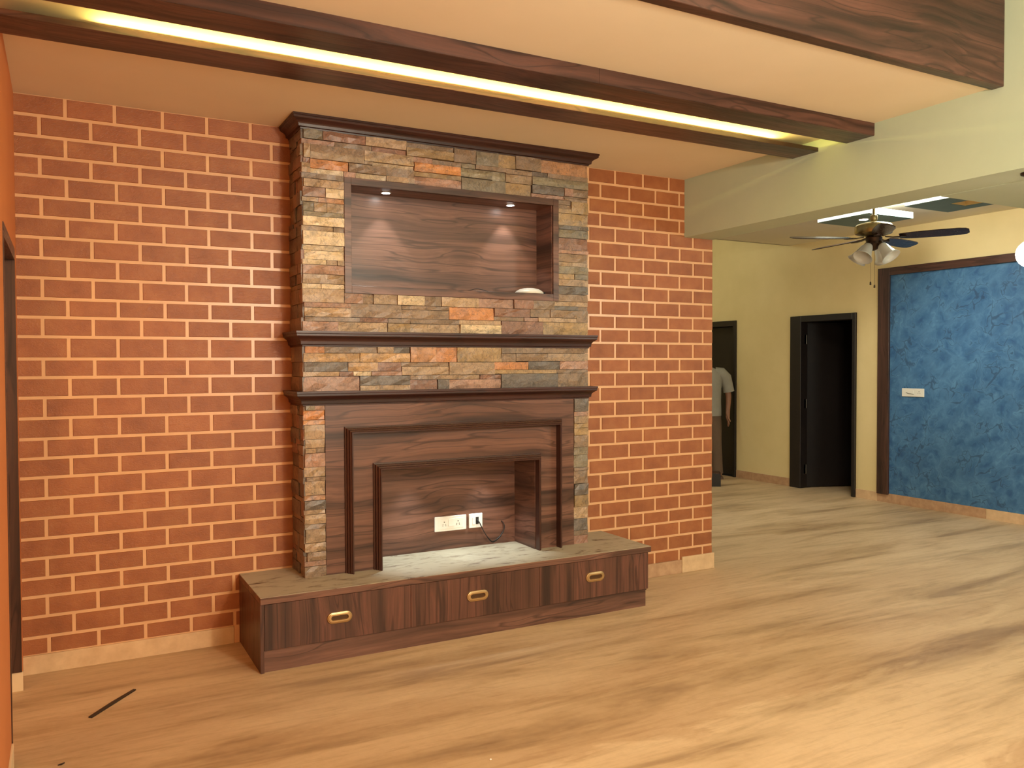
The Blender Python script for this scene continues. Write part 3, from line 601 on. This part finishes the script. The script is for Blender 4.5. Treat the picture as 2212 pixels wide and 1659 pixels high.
# ---- ceiling fan
fx, fy = 6.29, -.03
fan = thing('ceiling_fan', (fx, fy, 2.6), 'antique brass ceiling fan with dark blades and frosted glass lamp shades', 'fan')
MB().cyl((fx, fy, 2.75), .011, .235, 'z', 12).lathe((fx, fy, 2.75), [(.022, -.02), (.03, 0), (.03, .03), (.014, .04)], 14).build('downrod', 'antique_brass', fan, True, 40)
MB().lathe((fx, fy, 2.955), [(.02, 0), (.06, .01), (.07, .044)], 16).build('canopy', 'antique_brass', fan, True, 40)
MB().lathe((fx, fy, 0), [(.03, 2.722), (.09, 2.716), (.135, 2.704), (.150, 2.690), (.152, 2.640), (.146, 2.628), (.10, 2.612), (.05, 2.606)], 32).build('motor_housing', 'antique_brass', fan, True, 30)
MB().lathe((fx, fy, 0), [(.05, 2.612), (.07, 2.590), (.058, 2.560), (.062, 2.540), (.045, 2.515), (.028, 2.495), (.01, 2.485)], 20).build('light_hub', 'bronze', fan, True, 30)
ea, eb = Vector((.88, -.475, 0)), Vector((.475, .88, 0))
for deg in (-33, 39, 111, 183, 255):
    a = math.radians(deg); d = ea*math.cos(a)+eb*math.sin(a); n = Vector((-d.y, d.x, 0)); c = Vector((fx, fy, 2.588))
    tilt = Vector((0, 0, -.27))
    prof = [(.20, .045), (.30, .060), (.50, .066), (.64, .064), (.69, .052), (.71, .030)]
    rings = []
    for r, hw in prof:
        s1 = c+d*r+n*hw+tilt*hw; s0 = c+d*r-n*hw-tilt*hw; z = Vector((0, 0, .006))
        rings.append([s0, s1, s1+z, s0+z])
    bl_ = MB().loft(rings).build('blade', 'blade', fan)
    MB().loft([[c+d*r+n*hw+Vector((0, 0, z-.004)), c+d*r-n*hw+Vector((0, 0, z-.004)), c+d*r-n*hw+Vector((0, 0, z+.004)), c+d*r+n*hw+Vector((0, 0, z+.004))] for r, hw, z in ((.09, .016, .008), (.15, .014, -.002), (.215, .030, -.004), (.25, .012, -.004))]).build('blade_bracket', 'bronze', bl_)
for deg in (-55, 35, 125, 215):
    a = math.radians(deg); d = ea*math.cos(a)+eb*math.sin(a); ax = (d*.62+Vector((0, 0, -.78))).normalized()
    q = Vector((0, 0, 1)).rotation_difference(ax).to_matrix()
    c = Vector((fx, fy, 2.545))+d*.055
    sh = MB().lathe(c, [(.022, .02), (.034, .03), (.044, .06), (.050, .10), (.062, .14), (.080, .165), (.077, .165), (.058, .138), (.046, .10), (.038, .055)], 20, q, False).build('glass_shade', 'glass', fan, True)
    MB().lathe(c, [(.012, -.02), (.024, .0), (.024, .03), (.012, .035)], 12, q).build('shade_holder', 'bronze', sh, True)
for dx, z1 in ((-.024, 2.225), (.010, 2.20)):
    p = Vector((fx, fy, 0))+ea*dx
    MB().tube([(p.x, p.y, 2.50), (p.x, p.y, z1)], .0012, 5).build('pull_chain', 'bronze', fan)
    MB().lathe((p.x, p.y, z1-.028), [(.003, 0), (.008, .004), (.008, .012), (.004, .016), (.008, .02), (.003, .028)], 10).build('chain_fob', 'bronze', fan, True)

# ---- globe lamp under the beam
gx, gy, gz = 4.41, -2.405, 2.068
t = thing('globe_lamp', (gx, gy, 2.461), 'glowing round globe lamp hanging under the sage beam', 'lamp')
MB().ball((gx, gy, gz), .068, seg=24).build('globe', 'globe', t, True)
MB().cyl((gx, gy, gz+.06), .007, .34, 'z', 10).build('stem', 'bronze', t); MB().lathe((gx, gy, 2.437), [(.012, 0), (.05, .014), (.052, .023)], 16).build('ceiling_cup', 'bronze', t, True)
MB().lathe((gx, gy, gz+.055), [(.03, 0), (.032, .02), (.01, .03)], 14).build('globe_cap', 'bronze', t, True)

# ---- dark step box by the far door
bx = thing('wooden_box', (7.30, 3.22, 0), 'low dark wooden box on the floor near the standing person', 'box')
ba, bb_ = Vector((.75, -.66, 0)), Vector((.66, .75, 0)); b0 = Vector((7.47, 3.10, 0))
def q4(z, g=0): return [b0+ba*(-g)+bb_*g+Vector((0, 0, z)), b0-ba*(.42-g)+bb_*g+Vector((0, 0, z)), b0-ba*(.42-g)+bb_*(.25-g)+Vector((0, 0, z)), b0+ba*(-g)+bb_*(.25-g)+Vector((0, 0, z))]
MB().loft([q4(0), q4(.155)]).build('body', 'ebony', bx); MB().loft([q4(.155, .012), q4(.165, .012)]).build('lid', 'frame_brown', bx)

# ================================================================ PERSON
pb = Vector((7.90, 3.865, 0)); pe, pf = Vector((.75, -.66, 0)), Vector((-.66, -.75, 0))
per = thing('person', pb, 'person in a pale grey short-sleeved shirt and brown trousers standing by the far door', 'person')
def PP(a, b, z): return pe*a+pf*b+Vector((0, 0, z))          # local to the person's base
def skin(name, verts, edges, mat, parent, sub=2, root=0):
    bm = bmesh.new(); lay = bm.verts.layers.skin.verify(); vs = []
    for i, (p, r) in enumerate(verts):
        v = bm.verts.new(p); v[lay].radius = (r, r) if not isinstance(r, tuple) else r; v[lay].use_root = (i == root); vs.append(v)
    for a, b in edges: bm.edges.new((vs[a], vs[b]))
    me = bpy.data.meshes.new(name); bm.to_mesh(me); bm.free()
    o = link(name, me, MAT[mat], parent)
    s = o.modifiers.new('skin', 'SKIN'); s.use_smooth_shade = True
    u = o.modifiers.new('sub', 'SUBSURF'); u.levels = sub; u.render_levels = sub
    return o
V, E_ = [], []
def add(p, r, par=None):
    V.append((p, r))
    if par is not None: E_.append((par, len(V)-1))
    return len(V)-1
pel = add(PP(0, 0, .93), .135); bel = add(PP(0, .01, 1.08), .135, pel); che = add(PP(0, 0, 1.28), .14, bel); nk0 = add(PP(0, 0, 1.43), .07, che); nk1 = add(PP(-.01, .01, 1.50), .055, nk0)
h1 = add(PP(-.02, .03, 1.57), .075, nk1); h2 = add(PP(-.025, .03, 1.66), .088, h1); h3 = add(PP(-.03, .02, 1.735), .06, h2)
for sgn in (1, -1):
    hip = add(PP(.095*sgn, 0, .86), .09, pel); kn = add(PP(.125*sgn, .02, .48), .058, hip); an = add(PP(.15*sgn, -.02, .09), .042, kn); to = add(PP(.19*sgn, .13, .035), .032, an)
    sh = add(PP(.16*sgn, 0, 1.41), .068, che); s2 = add(PP(.235*sgn, -.01, 1.38), .062, sh)
    el = add(PP(.30*sgn, -.02, 1.10), .042, s2); wr = add(PP(.285*sgn, .07, .865), .028, el); pa = add(PP(.285*sgn, .085, .80), .030, wr)
    for i, (o_, ln) in enumerate(((-.030, .062), (-.010, .072), (.010, .070), (.028, .055))):
        k1 = add(PP((.285+.004*i)*sgn, .088+o_, .765), .0105, pa); k2 = add(PP((.289+.004*i)*sgn, .092+o_, .765-ln*.55), .0095, k1); add(PP((.284+.004*i)*sgn, .084+o_, .765-ln), .0075, k2)
    th = add(PP(.30*sgn, .125, .800), .012, wr); add(PP(.318*sgn, .145, .765), .009, th)
body = skin('body', V, E_, 'skin', per, 2)
# head details
hc = pb+PP(-.025, .03, 1.635)
def hp(a, b, z): return hc+pe*a+pf*b+Vector((0, 0, z))
MB().ball(hp(0, -.012, .035), .098, .92, 1.05, 1.0, 16).build('hair', 'hair', per, True)
MB().loft([[hp(-.010, .078, .030), hp(.010, .078, .030), hp(0, .080, .034)], [hp(-.016, .082, -.014), hp(.016, .082, -.014), hp(0, .110, -.012)]]).build('nose', 'skin', per)
for sg in (-1, 1):
    MB().ball(hp(.032*sg, .080, .018), .011, 1, .6, .6, 10).build('eye', 'eye', per, True)
    MB().ball(hp(.090*sg, -.005, .005), .026, .4, .7, 1.15, 10).build('ear', 'skin', per, True)
MB().ball(hp(0, .080, -.045), .024, 1, .35, .3, 10).build('mouth', 'lip', per, True)
# shirt: torso and sleeves as one garment
def ell(ca, cb, z, ra, rb, n=20): return [pb+PP(ca+ra*math.cos(2*math.pi*i/n), cb+rb*math.sin(2*math.pi*i/n), z) for i in range(n)]
sm = MB(); sm.loft([ell(0, .01, z, ra, rb) for z, ra, rb in ((.835, .205, .150), (.90, .205, .155), (1.05, .200, .165), (1.20, .205, .160), (1.32, .222, .145), (1.40, .215, .118), (1.455, .150, .092), (1.485, .085, .075), (1.505, .072, .068))])
for sg in (1, -1):
    sm.tube([pb+PP(.12*sg, 0, 1.415), pb+PP(.20*sg, -.005, 1.405), pb+PP(.258*sg, -.01, 1.345), pb+PP(.288*sg, -.015, 1.22), pb+PP(.300*sg, -.018, 1.155)], [.075, .083, .080, .074, .076], 14)
sm.build('shirt', 'shirt', per, True, 60)
tm = MB(); tm.loft([ell(0, .0, z, ra, rb) for z, ra, rb in ((.74, .185, .12), (.84, .195, .138), (.95, .190, .140), (1.0, .185, .138))])
for sg in (1, -1):
    tm.tube([pb+PP(.092*sg, 0, .86), pb+PP(.105*sg, .005, .70), pb+PP(.128*sg, .02, .48), pb+PP(.145*sg, -.005, .25), pb+PP(.152*sg, -.015, .055)], [.108, .104, .082, .076, .080], 14)
tm.build('trousers', 'trousers', per, True, 60)
for sg in (1, -1):
    c0 = pb+PP(.155*sg, .05, 0); d = (pf*.93+pe*.36*sg).normalized(); n = Vector((-d.y, d.x, 0))
    def sring(t, wd, h, z0=0.0): return [c0+d*t+n*wd*math.cos(a)+Vector((0, 0, z0+max(0, h*math.sin(a)))) for a in [math.pi*i/8 for i in range(9)]]
    MB().loft([sring(-.12, .030, .055), sring(-.09, .040, .085), sring(-.03, .044, .085), sring(.05, .046, .060), sring(.11, .042, .045), sring(.145, .022, .03)]).build('shoe', 'shoe', per, True, 60)
